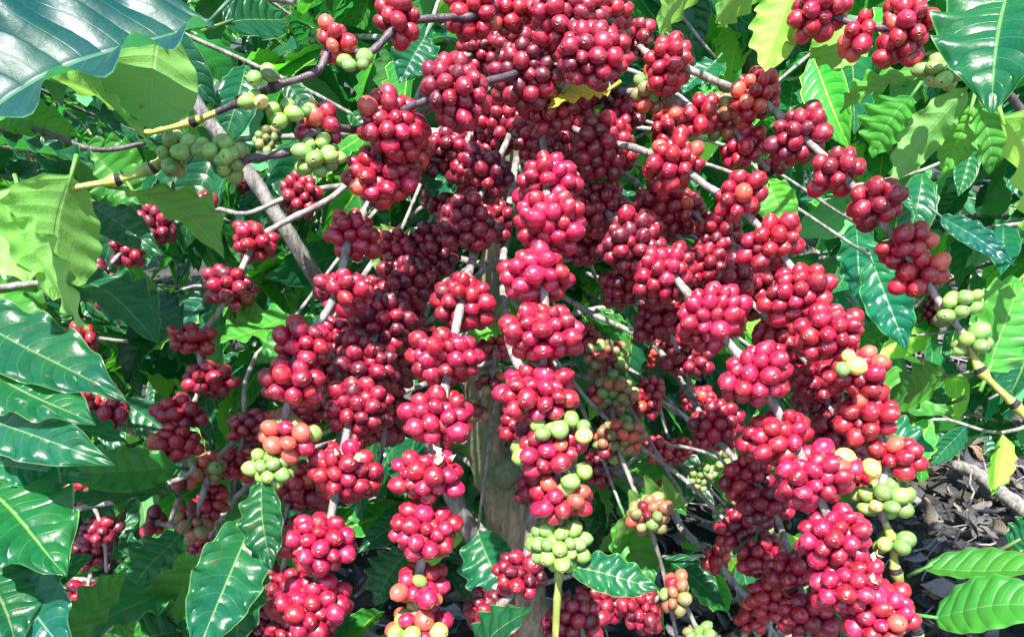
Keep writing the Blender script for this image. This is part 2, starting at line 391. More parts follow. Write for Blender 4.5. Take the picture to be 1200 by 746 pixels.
# ------------------------------------------------------------------ a branch of a coffee bush
SEED = [100]
def ns(): SEED[0] += 1; return SEED[0]
def branch(parent, path, r0=.0042, r1=.0026, mat='twig', tip=None, nodes=True, extra=(), label=None, name='branch', flat=.72):
    """path rows: (x, y, dist[, cluster radius in px, colour code[, flecks]]) from the trunk outwards"""
    pts = np.array([P(*p[:3]) for p in path]); k = len(pts)
    sm = smooth(pts, 8); m = len(sm)
    rad = np.linspace(r0, r1, m) * .85
    if nodes:
        for i, p in enumerate(path):
            if len(p) > 3:
                dd = np.linalg.norm(sm - pts[i], axis=1); rad = rad + .0022 * np.exp(-(dd / .006) ** 2)
    rad = rad * (1 + .08 * np.random.RandomState(ns()).randn(m))
    co, fs = tube(sm, rad, 10)
    mats = [M[mat]]; mi = [np.zeros(len(f)) for f in fs]
    if tip is not None:                       # green wood from this path row outwards
        mats.append(M['twig_young']); cut = int(tip * 8)
        mi[0] = (np.arange(len(fs[0])) // 10 >= cut).astype(float); mi[1] = np.array((0, 1.))
    if nodes:                                 # dark scaly node rings
        mats.append(M['node']); ix = len(mats) - 1
        for i, p in enumerate(path):
            if len(p) > 3 and 0 < i:
                a = i * 8; lo, hi = max(0, a - 1), min(m - 1, a + (1 if p[3] > 0 else 0))
                f = np.arange(len(fs[0])) // 10; mi[0][(f >= lo) & (f < hi)] = ix
    me = fast_mesh('branch', co, fs, mats, matidx=np.concatenate(mi))
    o = link(name, me, parent, pts[0])
    if label: o['label'] = label
    for i, p in enumerate(path):
        if len(p) > 3 and p[3] > 0:
            ax = sm[min(m - 1, i * 8 + 2)] - sm[max(0, i * 8 - 2)]
            cl = cluster(o, pts[i], ax, p[3] * .95 * p[2] / F, p[4], ns(), flecks=(p[5] if len(p) > 5 else 0), d=p[2])
    for e in extra:                           # a second clump hanging at the same node, off the axis
        c = P(*e[:3]); cluster(o, c, e[5] if len(e) > 5 else (0, .3, -1), e[3] * e[2] / F, e[4], ns(), d=e[2])
    return o

exec_parts = []
# ================================================================== THE MAIN BUSH
MB = thing('coffee_bush', 'coffee bush in the centre, dense red cherry clusters hanging round its bare brown trunk', 'coffee bush', P(628, 911, 1.48))
def trunk(parent, rows, mat='bark', name='trunk', seed=1, extra=None):
    a = smooth([list(P(x, y, d)) + [r] for x, y, d, r in rows], 8)
    co, fs = tube(a[:, :3], a[:, 3], 20, .05, seed)
    mats = [M[mat]]; mi = [np.zeros(len(f)) for f in fs]
    me = fast_mesh(name, co, fs, mats)
    return link(name, me, parent, a[0, :3])
TR = trunk(MB, [(628, 911, 1.48, .048), (618, 746, 1.34, .040), (606, 660, 1.27, .036), (592, 590, 1.21, .032), (572, 530, 1.16, .029), (563, 450, 1.10, .023), (568, 380, 1.05, .018),
            (575, 320, 1.02, .016), (600, 200, .97, .015), (615, 60, .93, .013), (612, -120, .91, .011), (618, -330, .9, .008)])
# sawn stub on the trunk
def twigleaf(b, t, w, **k):
    """a leaf on a short twig of its own off the trunk"""
    q = P(*b); z = float(np.clip(q[2] + .12, .5, 1.9)); c = np.array(((q[0] * .25), 1.0, z))
    sm = smooth([c, c * .5 + q * .5 + np.array((0, 0, .03)), q], 6); co, fs = tube(sm, np.linspace(.003, .0018, len(sm)), 8)
    leaf(link('branch', fast_mesh('branch', co, fs, M['twig']), MB, c), b, t, w, **k)
twigleaf((715, 104, .67), (642, 128, .64), 34, mat='leaf_yellow', seed=201, facing=(0, -.3, 1), label='yellow sunlit leaf among the red clusters')
twigleaf((545, 185, .76), (505, 232, .74), 48, seed=202, roll=20, tint=(1, 1.2, 1.6))
twigleaf((500, 40, .72), (468, 98, .70), 44, seed=203, roll=-15, tint=(1, 1.2, 1.7))
twigleaf((470, 270, .80), (440, 316, .78), 42, seed=204, mat='leaf_y', under=True)
twigleaf((345, 372, .76), (258, 402, .72), 58, seed=205, mat='leaf_y', roll=20, tint=(.9, 1, .9))
twigleaf((385, 380, .86), (300, 425, .84), 50, seed=206, mat='leaf_y', tint=(.5, .7, .7))
twigleaf((560, 620, .95), (600, 715, .9), 60, seed=207, roll=30, tint=(.8, 1, 1.2))
twigleaf((805, 590, .88), (716, 640, .84), 78, seed=208, mat='leaf_y', under=True, roll=-20)
twigleaf((730, 600, .9), (765, 690, .86), 52, seed=209, mat='leaf_y', roll=20, tint=(.7, .9, .9))
twigleaf((700, 330, .95), (735, 372, .95), 40, seed=210, roll=-25)
twigleaf((900, 210, .85), (925, 275, .82), 40, seed=211, mat='leaf_y', roll=20)
twigleaf((890, 590, .9), (860, 650, .86), 40, seed=212, tint=(1, 1.3, 1.8))
twigleaf((1020, 300, .95), (1062, 410, .92), 52, seed=220, tint=(1, 1.4, 1.8), roll=15)
twigleaf((1000, 260, 1.0), (1010, 360, .98), 46, seed=221, tint=(1, 1.3, 1.6), roll=-25)
twigleaf((1010, 440, .95), (1120, 486, .90), 46, seed=222, mat='leaf_y', roll=10)
twigleaf((1000, 500, .9), (1095, 528, .88), 36, seed=223, tint=(1, 1.4, 1.8))
twigleaf((480, 640, .92), (440, 710, .9), 44, seed=213, roll=20)
twigleaf((590, 380, .86), (545, 400, .84), 26, seed=214, mat='leaf_y', facing=(0, -.3, 1))
twigleaf((840, 70, .95), (800, 110, .92), 40, seed=215, roll=10, tint=(1, 1.2, 1.6))
a = np.array([P(592, 560, 1.19), P(591, 550, 1.15), P(589, 545, 1.135)]); co, fs = tube(a, np.array((.026, .022, .021)), 18, .03, 3)
link('pruned_stub', fast_mesh('pruned_stub', co, fs, M['stub']), TR, a[0])

B = lambda path, **k: branch(MB, path, **k)
# fuller in the middle, behind the front rows
B([(604, 190, .96), (650, 250, .84), (695, 280, .78, 36, 'w'), (735, 330, .76, 38, 'w'), (775, 372, .74, 38, 'w'), (800, 425, .74, 30, 'd'), (815, 465, .75)], r0=.003, r1=.002)
B([(604, 160, .95), (720, 180, .84), (800, 240, .76, 36, 's'), (840, 275, .74, 34, 'w'), (893, 330, .72, 34, 'w'), (935, 395, .70, 34, 's'), (955, 450, .69, 34, 'w'), (985, 500, .68, 34, 'w'), (1000, 560, .68, 28, 's')], r0=.003, r1=.002)
B([(596, 240, .97), (540, 270, .88), (490, 330, .82, 30, 'd'), (474, 372, .80, 32, 'w'), (465, 415, .78, 34, 'w'), (455, 470, .78, 30, 'w'), (448, 530, .8)], r0=.003, r1=.002)
B([(600, 200, .97), (540, 240, .86), (455, 290, .80, 34, 'w'), (415, 345, .77, 34, 'w'), (395, 400, .74, 36, 'w'), (350, 500, .72, 34, 'w'), (345, 560, .72, 34, 's'), (330, 625, .72, 34, 'w')], r0=.003, r1=.002)
B([(590, 340, 1.0), (700, 480, .9), (800, 560, .84), (860, 620, .80, 30, 'w'), (895, 650, .78, 32, 'w'), (905, 700, .76, 34, 's'), (900, 760, .75)], r0=.003, r1=.002)
B([(604, 150, .95), (550, 175, .82, 38, 'w'), (520, 235, .80, 36, 'd'), (478, 300, .80, 34, 'w'), (462, 350, .8)], r0=.003, r1=.002)
B([(600, 190, .97), (690, 250, .86), (790, 270, .80, 36, 'w'), (850, 300, .80, 34, 'd'), (885, 350, .78, 34, 'w'), (925, 420, .76, 32, 's'), (960, 470, .75, 30, 'w'), (985, 540, .74, 30, 'w')], r0=.003, r1=.002)
B([(590, 300, 1.0), (520, 330, .92), (490, 395, .84, 32, 'w'), (470, 440, .84, 28, 'd'), (452, 500, .84, 30, 'w'), (440, 560, .84)], r0=.003, r1=.002)
B([(612, 20, .93), (560, 60, .80, 34, 'w'), (500, 90, .74), (480, 170, .72, 36, 's'), (520, 190, .76, 30, 'd')], r0=.003, r1=.002)
B([(612, 40, .93), (690, 90, .76, 44, 'w'), (730, 130, .78, 34, 'w'), (780, 150, .78, 30, 's')], r0=.003, r1=.002)
# centre, hanging towards the viewer
c1 = B([(606, 165, .96), (625, 140, .86), (636, 165, .72), (640, 212, .64, 46, 'p'), (641, 272, .60, 50, 'p'), (637, 322, .585, 50, 'p'), (640, 390, .575, 53, 'p'),
   (634, 462, .575, 53, 'p'), (648, 525, .575, 46, 'm'), (657, 582, .575, 40, 'q'), (655, 636, .58, 41, 'g'), (656, 664, .585, 0, 'g'), (653, 700, .585), (649, 790, .60)], tip=10.6, r0=.0042, r1=.0030, extra=[(672, 503, .555, 15, 'g'), (622, 506, .555, 12, 'g'), (684, 566, .56, 12, 'g')])
leaf(c1, (663, 663, .58), (773, 690, .57), 44, roll=10, seed=3, tint=(1.6, 1.5, 1.6), fold=.15)
leaf(c1, (548, 790, .60), (624, 712, .55), 44, roll=-10, seed=4, fold=.25)
c2 = B([(590, 240, .98), (575, 262, .86), (558, 292, .72), (543, 345, .64, 42, 'r'), (527, 422, .60, 46, 'p'), (516, 490, .585, 50, 'p'), (503, 556, .58, 46, 'p', 4),
   (499, 621, .58, 46, 'p'), (490, 686, .585, 36, 'q'), (491, 732, .59, 37, 'n'), (486, 800, .60)], r0=.0046, r1=.0042)
c3 = B([(598, 110, .94), (520, 150, .84), (455, 210, .72, 34, 's'), (412, 275, .66, 34, 's'), (396, 338, .63, 36, 'r'), (378, 372, .62), (352, 402, .61, 36, 'r'), (342, 450, .60, 38, 'r'),
   (328, 508, .60, 36, 'n'), (312, 543, .60, 30, 'g'), (300, 590, .60), (292, 640, .6)], r1=.003, tip=9.5)
leaf(c3, (306, 560, .59), (318, 668, .565), 46, roll=20, seed=8, fold=.25)
leaf(c3, (300, 600, .60), (226, 775, .52), 74, roll=-15, seed=9, fold=.25, tint=(1, 1.1, 1.2))
leaf(c3, (292, 640, .60), (278, 775, .55), 62, roll=25, seed=10, fold=.35)
leaf(c3, (285, 640, .60), (120, 760, .60), 50, roll=-25, seed=11, fold=.4, mat='leaf_y', tint=(.7, .8, .9))
c4_ = B([(592, 190, .97), (540, 235, .86), (470, 330, .76, 42, 'd'), (446, 380, .70, 45, 'd'), (425, 425, .67, 46, 'd'), (412, 478, .64, 45, 'w'), (398, 552, .61, 49, 'r', 2),
   (382, 636, .60, 52, 'p'), (366, 708, .60, 52, 'p'), (360, 790, .60)], r1=.0036)
B([(585, 300, 1.0), (500, 380, .88), (430, 470, .80), (360, 575, .74, 38, 'w'), (326, 690, .72, 40, 'd'), (318, 745, .72, 40, 'w')])
B([(595, 240, .97), (565, 262, .85, 38, 'w'), (505, 290, .80, 40, 'd'), (455, 330, .78), (380, 425, .74, 36, 'w'), (372, 465, .72, 34, 'r')])
B([(606, 180, .96), (590, 300, .84), (596, 395, .72), (612, 440, .68), (618, 500, .68, 34, 'w'), (626, 572, .66, 32, 'd'), (612, 672, .66, 36, 'd'), (578, 722, .66, 38, 'd'), (560, 790, .66)], r0=.005, r1=.0045)
B([(606, 110, .94), (600, 150, .80, 46, 'w'), (572, 212, .73, 46, 'd'), (545, 262, .70, 42, 'd')])
# top, dense
B([(614, 20, .93), (620, 52, .76, 40, 'w'), (613, 82, .64, 55, 'd'), (532, 106, .585, 57, 'w'), (456, 142, .60, 52, 's'), (442, 206, .62, 46, 's'), (436, 240, .64)], mat='twig_dark')
B([(612, -60, .92), (640, -30, .76), (668, 20, .62, 50, 'w'), (688, 62, .60, 56, 'w'), (645, 128, .68, 38, 'w'), (640, 160, .74, 42, 'w')])
B([(612, -100, .91), (600, -40, .70), (560, 14, .62, 36, 's'), (530, 20, .61), (472, 28, .59, 34, 's'), (432, 62, .58), (390, 56, .57, 27, 'o'), (370, 85, .56), (318, 102, .56, 0, 'g'), (280, 120, .57, 0, 'g'), (225, 143, .58, 0, 'g'), (165, 158, .60, 0, 'g')],
   mat='twig_dark', tip=9.5, extra=[(418, 72, .56, 14, 'g'), (592, 10, .64, 36, 's'), (302, 86, .55, 9, 'g'), (313, 114, .55, 9, 'g'), (334, 130, .56, 17, 'g'), (350, 128, .57, 12, 'g'), (262, 178, .55, 18, 'g'), (224, 172, .55, 16, 'g')])
b = B([(612, 40, .93), (705, 22, .70, 42, 's'), (742, 48, .74, 30, 'w'), (765, 68, .68), (786, 72, .66, 40, 's'), (850, 100, .66), (886, 112, .66, 36, 'o'), (936, 156, .62, 42, 'w'), (981, 198, .60, 37, 'w'),
   (1019, 243, .59, 39, 'r'), (1057, 290, .585, 34, 's'), (1079, 322, .58, 32, 's'), (1110, 366, .57, 28, 'g'), (1136, 402, .565, 22, 'g'), (1150, 435, .56, 0, 'g'), (1190, 475, .56, 0, 'g'), (1230, 520, .56)], tip=13)
leaf(b, (1156, 440, .56), (1190, 330, .58), 55, roll=35, seed=20, mat='leaf_y')
leaf(b, (1120, 470, .60), (1010, 500, .75), 34, roll=20, seed=21)
leaf(b, (1118, 440, .58), (1040, 470, .66), 40, roll=-30, seed=22, mat='leaf_y', tint=(.7, .8, .8))
B([(614, 60, .93), (700, 100, .80, 26, 'd'), (770, 112, .70, 30, 'h'), (822, 130, .66, 30, 's'), (852, 138, .68, 34, 'h'), (874, 172, .68, 32, 's'), (903, 202, .70, 14, 'o')], mat='twig')
B([(610, 120, .94), (665, 148, .78, 44, 'w'), (712, 166, .70, 50, 'w'), (748, 175, .67), (792, 192, .65, 42, 's'), (828, 218, .64), (860, 237, .63, 37, 's'), (906, 284, .62, 40, 's'), (945, 340, .60, 48, 'r'),
   (976, 390, .59, 47, 'r'), (990, 440, .585, 42, 's'), (1016, 488, .58, 42, 's'), (1040, 535, .575, 34, 'o'), (1030, 585, .57, 34, 'g'), (1046, 636, .57, 18, 'g'), (1050, 670, .57, 0, 'g'), (1075, 740, .58, 0, 'g'), (1085, 790, .59)],
   tip=13.5, extra=[(987, 423, .55, 9, 'g'), (1008, 538, .565, 16, 'n')])
b = c1
B([(608, 150, .95), (660, 200, .80, 40, 'w'), (705, 242, .74, 46, 'w'), (742, 288, .68, 50, 'd'), (782, 316, .66, 46, 'r'), (832, 376, .61, 50, 'p'), (885, 440, .59, 49, 'p'), (924, 505, .585, 48, 's'),
   (950, 560, .57, 52, 'p'), (978, 626, .565, 50, 'p'), (990, 680, .56, 52, 'p', 3), (1020, 718, .56, 48, 'q'), (1050, 790, .56)], r1=.0038)
B([(604, 190, .96), (720, 200, .86), (770, 245, .78, 40, 'w'), (824, 314, .74, 46, 'w'), (862, 336, .72, 36, 'w'), (915, 392, .70, 40, 's'), (960, 440, .68, 36, 'w')])
B([(590, 300, 1.0), (680, 360, .95), (760, 400, .88), (800, 450, .80), (834, 506, .74, 36, 'w'), (878, 556, .70, 36, 'r'), (904, 592, .68, 32, 'w'), (932, 668, .66, 36, 'w'), (946, 724, .64, 40, 'r'), (950, 790, .62)])
B([(600, 330, 1.02), (650, 370, 1.0), (690, 396, .98, 20, 's'), (712, 418, .95, 30, 'h'), (716, 464, .92, 33, 'h'), (722, 516, .88, 36, 'h'), (742, 570, .86), (756, 604, .82, 33, 'h'), (776, 665, .84), (796, 760, .86)], r0=.004, r1=.0024)
B([(590, 420, 1.08), (680, 440, 1.0), (760, 464, .96, 29, 's'), (800, 486, .96), (860, 535, .95), (960, 610, .95)], r0=.0045, r1=.003)
B([(585, 460, 1.1), (660, 540, 1.02), (705, 545, .95, 28, 'w'), (775, 580, .92, 24, 's'), (800, 620, .90), (838, 655, .86, 20, 'o'), (862, 685, .85), (888, 716, .84, 28, 'o'), (930, 775, .83)], r0=.0055, r1=.004)
B([(595, 520, 1.15), (650, 610, .95), (655, 690, .80), (678, 728, .70, 42, 'd'), (700, 800, .68)])
B([(600, 560, 1.18), (660, 640, .95), (712, 700, .82, 42, 'w'), (752, 712, .80, 34, 'w'), (790, 692, .80, 24, 'h'), (820, 742, .8, 22, 'k')])
# small-cherried branches deep behind the trunk
B([(575, 310, 1.02), (700, 350, 1.2), (752, 411, 1.15, 30, 's'), (772, 350, 1.12), (800, 420, 1.1, 26, 'w'), (810, 470, 1.1, 24, 's')], r0=.004, r1=.002)
B([(575, 330, 1.02), (690, 300, 1.1), (731, 318, 1.08, 18, 'h'), (772, 356, 1.02, 28, 's'), (790, 400, 1.05, 22, 'w')], r0=.004, r1=.002)
B([(570, 430, 1.08), (650, 430, 1.15), (742, 405, 1.3, 22, 'w'), (790, 530, 1.25, 24, 's'), (820, 560, 1.2, 26, 'k'), (858, 600, 1.2, 24, 'k'), (885, 632, 1.2, 24, 'k'), (930, 690, 1.2, 20, 'k')], r0=.004, r1=.002)
B([(578, 520, 1.16), (700, 560, 1.2), (770, 522, 1.1, 20, 's'), (850, 540, 1.1, 18, 'k'), (868, 575, 1.15, 20, 'k')], r0=.004, r1=.002)
B([(568, 400, 1.07), (580, 402, .9, 24, 's'), (575, 448, .9, 20, 'h'), (560, 480, .92, 18, 'h')], r0=.003, r1=.002)
# left side of the main bush
b = B([(600, 80, .94), (520, 120, .80), (440, 150, .64), (378, 150, .58, 29, 'o'), (345, 176, .57), (290, 186, .56), (275, 190, .56, 25, 'g'), (205, 176, .56, 24, 'g'), (178, 197, .56, 0, 'g'), (136, 211, .56, 0, 'g'), (60, 224, .55, 0, 'g'), (-60, 240, .54)],
   mat='twig_dark', tip=5.6, extra=[(372, 186, .57, 30, 'g'), (520, 168, .74, 24, 'd'), (480, 180, .66, 34, 's')])
leaf(b, (85, 200, .55), (62, 352, .52), 104, roll=-8, under=True, mat='leaf_y', seed=30, fold=.15, wave=.6)
leaf(b, (150, 215, .56), (262, 303, .50), 52, roll=-20, mat='leaf_y', seed=31, fold=.5)
leaf(b, (20, 215, .54), (28, 330, .50), 62, roll=15, under=True, mat='leaf_y', seed=32)
leaf(b, (-40, 245, .52), (105, 392, .50), 62, roll=10, under=True, mat='leaf_y', seed=33, fold=.2)
B([(598, 150, .95), (500, 190, .86), (440, 190, .80), (388, 232, .78), (330, 262, .78), (300, 284, .77, 31, 's'), (272, 338, .74, 36, 'w'), (250, 375, .74), (232, 398, .74, 26, 's'), (237, 444, .73, 30, 'w'), (222, 486, .72, 30, 'w'),
   (218, 520, .72, 32, 's'), (214, 567, .71, 12, 'o'), (200, 610, .72)])
B([(596, 170, .96), (500, 200, .92), (420, 215, .90), (350, 226, .86, 32, 'w'), (290, 250, .84), (245, 245, .84, 18, 'w'), (188, 270, .82, 28, 'd'), (148, 291, .80, 24, 'w'), (121, 320, .78, 20, 'd')], r1=.0022)
B([(575, 420, 1.08), (470, 460, .96), (390, 480, .9), (300, 500, .85), (262, 530, .82), (246, 552, .80, 26, 'h'), (224, 612, .78, 28, 'h'), (178, 612, .78, 18, 'd')], r0=.0045, r1=.003, extra=[(250, 590, .8, 22, 's')])
B([(580, 380, 1.05), (450, 420, .95), (330, 400, .88), (290, 440, .85), (286, 500, .84, 32, 'w'), (278, 545, .83, 30, 's'), (270, 600, .82)], r1=.002)
B([(585, 420, 1.07), (450, 470, .98), (300, 560, .9), (240, 640, .86, 30, 'd'), (215, 690, .85, 26, 'h'), (200, 740, .85)], r1=.002)
# grey upright limb, left
lm = trunk(MB, [(560, 640, 1.28, .015), (480, 480, 1.12, .0125), (400, 370, 1.0, .011), (345, 285, .93, .0085), (300, 215, .90, .008), (262, 165, .88, .0075), (225, 112, .86, .007), (180, 20, .84, .009), (150, -80, .83, .007)], mat='twig', name='limb', seed=4)

# ================================================================== LEFT NEIGHBOUR: large leaves close to the viewer
LB = thing('coffee_bush', 'coffee bush at the left edge, with big glossy leaves and few small red clusters', 'coffee bush', P(-420, 1000, 1.1))
trunk(LB, [(-420, 1000, 1.1, .03), (-380, 746, .98, .026), (-330, 400, .85, .02), (-310, 50, .75, .015), (-300, -200, .7, .01)])
LBb = lambda path, **k: branch(LB, path, **k)
b = LBb([(-310, 50, .75), (-100, 20, .62), (120, -30, .55), (345, -6, .52), (248, 18, .50), (200, 40, .50)][0:4] , mat='twig_dark', r0=.004, r1=.003)
b = LBb([(-310, 0, .74), (-60, -60, .60), (140, -50, .52), (300, -8, .50), (345, 2, .50), (400, 8, .5)][:5], mat='twig', r0=.004, r1=.0034)
leaf(b, (258, 12, .49), (-80, 205, .42), 165, roll=0, seed=40, fold=.7, curl=.3, tint=(.5, .75, 1.15), wave=1.4, mat='leaf_soft', facing=(-.25, -.8, 1), label='large dark glossy leaf folded along its pale midrib')
leaf(b, (186, 28, .52), (178, 152, .50), 88, roll=5, under=True, mat='leaf_y', seed=41, fold=.12, wave=.7, tint=(.9, .9, .9))
leaf(b, (255, 30, .56), (340, 22, .62), 40, roll=30, seed=42)
leaf(b, (52, 90, .52), (178, 170, .50), 62, roll=20, under=True, mat='leaf_y', seed=43, tint=(.8, .85, .8))
leaf(b, (30, 70, .6), (-30, 190, .55), 90, roll=40, seed=44)
leaf(b, (30, -10, .55), (130, 30, .58), 60, roll=-30, under=True, mat='leaf_y', seed=45)
b = LBb([(-330, 300, .82), (-150, 180, .7), (10, 150, .62), (110, 175, .60), (170, 168, .6)], mat='twig_dark', r1=.002)
leaf(b, (-10, 165, .58), (112, 200, .56), 58, roll=-35, seed=46, tint=(.7, .8, .8))
leaf(b, (100, 170, .64), (170, 240, .62), 60, roll=25, seed=47, mat='leaf_y', tint=(.5, .6, .6))
b = LBb([(-335, 420, .85), (-200, 330, .7), (-60, 340, .6), (60, 330, .58), (100, 330, .6)], mat='twig', r1=.002)
leaf(b, (72, 320, .58), (188, 405, .53), 60, roll=-20, seed=50, fold=.3, tint=(.9, 1, 1.2))
leaf(b, (-60, 360, .52), (148, 470, .48), 62, roll=12, seed=51, fold=.3, tint=(.8, .9, 1))
leaf(b, (150, 350, .72), (215, 385, .70), 42, roll=-25, seed=52, tint=(.7, .9, 1.5))
leaf(b, (0, 330, .6), (30, 420, .55), 60, roll=20, seed=53, mat='leaf_y', tint=(.6, .7, .6))
b = LBb([(-345, 560, .9), (-180, 440, .68), (-60, 430, .56), (0, 440, .55), (40, 450, .56)], mat='twig', r1=.002)
leaf(b, (-50, 425, .50), (112, 498, .46), 62, roll=-10, seed=54, fold=.25)
leaf(b, (-45, 480, .48), (135, 545, .46), 52, roll=25, seed=55, fold=.3, tint=(1, 1.1, 1.5))
leaf(b, (-40, 455, .54), (60, 440, .6), 44, roll=30, seed=56)
b = LBb([(-345, 600, .95), (-200, 560, .8), (0, 600, .72), (120, 590, .68), (212, 560, .66), (228, 545, .66)], mat='twig', r1=.0025)
leaf(b, (210, 548, .64), (66, 556, .58), 50, roll=-25, seed=57, fold=.4, mat='leaf_y', tint=(.35, .6, .7))
leaf(b, (216, 583, .66), (64, 590, .58), 40, roll=20, seed=58, fold=.4)
leaf(b, (190, 640, .74), (128, 655, .70), 40, roll=30, seed=59)
leaf(b, (200, 652, .72), (120, 690, .68), 44, roll=-30, seed=60, mat='leaf_y', tint=(.4, .6, .6))
for (b0, t0, w0, ro, sd, m_, tn) in [((-30, 395, .60), (95, 372, .60), 36, 20, 301, 'leaf', (1, 1, 1)), ((20, 500, .52), (150, 520, .52), 34, -25, 302, 'leaf', (1, 1.2, 1.4)),
        ((-20, 545, .50), (108, 560, .50), 40, 15, 303, 'leaf', (1, 1.2, 1.3)), ((0, 700, .50), (110, 650, .52), 40, 25, 304, 'leaf', (1, 1.2, 1.0)), ((60, 775, .50), (150, 665, .54), 44, -15, 305, 'leaf_y', (.6, .7, .7)),
        ((20, 300, .6), (120, 345, .6), 34, -20, 306, 'leaf', (1.1, 1.3, 1.4)), ((100, 235, .66), (190, 300, .64), 36, 20, 307, 'leaf', (1, 1, 1.2)), ((-10, 130, .62), (95, 160, .62), 38, 25, 308, 'leaf_y', (.7, .9, .7)),
        ((215, 620, .66), (150, 700, .62), 40, 20, 309, 'leaf', (1, 1.2, 1.2)), ((230, 700, .62), (170, 780, .58), 42, -25, 310, 'leaf', (1, 1.3, 1.4))]:
    leaf(b, b0, t0, w0, roll=ro, seed=sd, mat=m_, tint=tn, fold=.4, wave=1.8)
b = LBb([(-350, 760, .95), (-200, 640, .7), (-80, 580, .55), (-20, 570, .52)], mat='twig', r1=.002)
leaf(b, (-40, 560, .50), (78, 675, .45), 88, roll=-12, seed=61, fold=.2, tint=(1.1, 1.3, 1.0))
leaf(b, (10, 655, .52), (86, 775, .46), 72, roll=28, seed=62, fold=.3, tint=(.9, 1.1, 1.9))
leaf(b, (-30, 650, .5), (20, 760, .46), 80, roll=-20, seed=63)
b = LBb([(-350, 800, 1.0), (-150, 800, .75), (60, 800, .6), (230, 660, .66), (240, 640, .67)], mat='twig', r1=.002)
leaf(b, (212, 680, .62), (58, 772, .52), 62, roll=18, seed=64, fold=.35, tint=(1, 1.3, 1.3))
leaf(b, (215, 740, .60), (110, 760, .55), 50, roll=-10, seed=65)
leaf(b, (130, 790, .50), (160, 725, .52), 50, roll=20, seed=66, mat='leaf_y', tint=(.5, .7, .6))
b = LBb([(-330, 400, .95), (-150, 390, .95), (30, 385, .95), (60, 398, .92, 19, 's'), (84, 410, .92, 14, 'w'), (120, 425, .92)], r1=.002)
b = LBb([(-340, 450, 1.0), (-150, 440, .95), (35, 448, .88, 20, 's'), (60, 468, .88, 24, 'w'), (94, 474, .88, 24, 'w'), (118, 470, .9, 16, 'h'), (150, 490, .9)], r1=.002)
b = LBb([(-340, 520, .9), (-100, 500, .8), (8, 528, .76, 18, 's'), (38, 566, .76, 24, 's'), (60, 590, .78), (80, 640, .8)], r1=.002)

b = LBb([(-340, 300, .9), (-100, 280, .85), (60, 300, .84), (105, 330, .84), (130, 350, .83, 20, 'w'), (140, 385, .83)], r1=.002)
b = LBb([(-345, 480, .95), (-100, 500, .85), (40, 520, .84, 24, 's'), (75, 545, .83), (100, 575, .83, 26, 'w'), (120, 620, .83, 24, 'd'), (125, 670, .84)], r1=.002)
b = LBb([(-330, 350, .95), (-100, 380, .85), (30, 405, .76, 24, 's'), (62, 404, .76, 24, 'w'), (100, 396, .76, 20, 's'), (150, 400, .78)], r1=.002)
b = LBb([(-330, 430, .95), (-100, 430, .8), (30, 440, .70, 26, 's'), (62, 462, .70, 28, 'w'), (98, 480, .70, 26, 's'), (128, 488, .70, 20, 'w'), (160, 510, .72)], r1=.002)
b = LBb([(-330, 480, .9), (-100, 480, .75), (0, 515, .62, 26, 's'), (30, 560, .62, 30, 's'), (50, 590, .62, 22, 'w'), (60, 640, .64)], r1=.002)
b = LBb([(-330, 560, 1.0), (-60, 560, .9), (60, 620, .85, 26, 'w'), (105, 650, .85, 26, 'd'), (100, 700, .84, 28, 'w'), (90, 760, .84)], r1=.002)
# ================================================================== RIGHT NEIGHBOUR
RB = thing('coffee_bush', 'coffee bush at the right edge, with scarlet clusters and pale hanging leaves', 'coffee bush', P(1650, 1000, 1.6))
trunk(RB, [(1650, 1000, 1.35, .03), (1560, 600, 1.1, .026), (1500, 300, .9, .02), (1470, 0, .8, .015), (1450, -250, .75, .01)])
RBb = lambda path, **k: branch(RB, path, **k)
b = RBb([(1470, 0, .80), (1400, -20, .7), (1250, 140, .60), (1180, 110, .57), (1150, 70, .56), (1132, 52, .56, 15, 'g'), (1098, 28, .56), (1060, 34, .56, 44, 's'), (1010, 30, .57, 28, 'o'), (962, 12, .58, 42, 's'), (930, -20, .6)],
   mat='twig_dark', extra=[(1112, 82, .55, 26, 'g'), (1050, 66, .56, 20, 's')])
leaf(b, (1185, -40, .50), (1162, 134, .46), 95, roll=15, seed=70, fold=.3, tint=(.8, 1, 1))
leaf(b, (1085, 78, .60), (984, 134, .60), 42, roll=20, seed=71, mat='leaf_y', fold=.3)
leaf(b, (1136, 98, .58), (1044, 216, .60), 44, roll=10, under=True, mat='leaf_y', seed=72, fold=.4, tint=(.9, .95, 1))
leaf(b, (1140, 120, .60), (1105, 205, .62), 40, roll=-20, seed=73, mat='leaf_y')
leaf(b, (1172, 130, .55), (1215, 300, .50), 74, roll=20, under=True, mat='leaf_y', seed=74, tint=(1.2, 1.2, .9))
leaf(b, (1150, 110, .58), (1158, 205, .6), 40, roll=-30, seed=75, mat='leaf_y')
leaf(b, (985, 15, .62), (982, 84, .60), 50, roll=-10, under=True, mat='leaf_y', seed=76, tint=(1.1, 1.1, .7))
leaf(b, (935, -30, .60), (896, 84, .58), 46, roll=10, under=True, mat='leaf_y', seed=77, tint=(1.2, 1.15, .7))
leaf(b, (1070, 110, .7), (1022, 185, .72), 50, roll=25, seed=78, mat='leaf_y', tint=(.6, .8, .8))
b = RBb([(1450, -100, .78), (1200, -120, .7), (950, -60, .64), (860, -20, .62), (800, -30, .62)], mat='twig', r1=.002)
leaf(b, (915, -30, .60), (838, 26, .57), 50, roll=15, under=True, mat='leaf_y', seed=79, tint=(.9, .95, .8))
leaf(b, (830, -30, .60), (772, 42, .58), 46, roll=-5, under=True, mat='leaf_y', seed=80, tint=(.9, .95, .8))
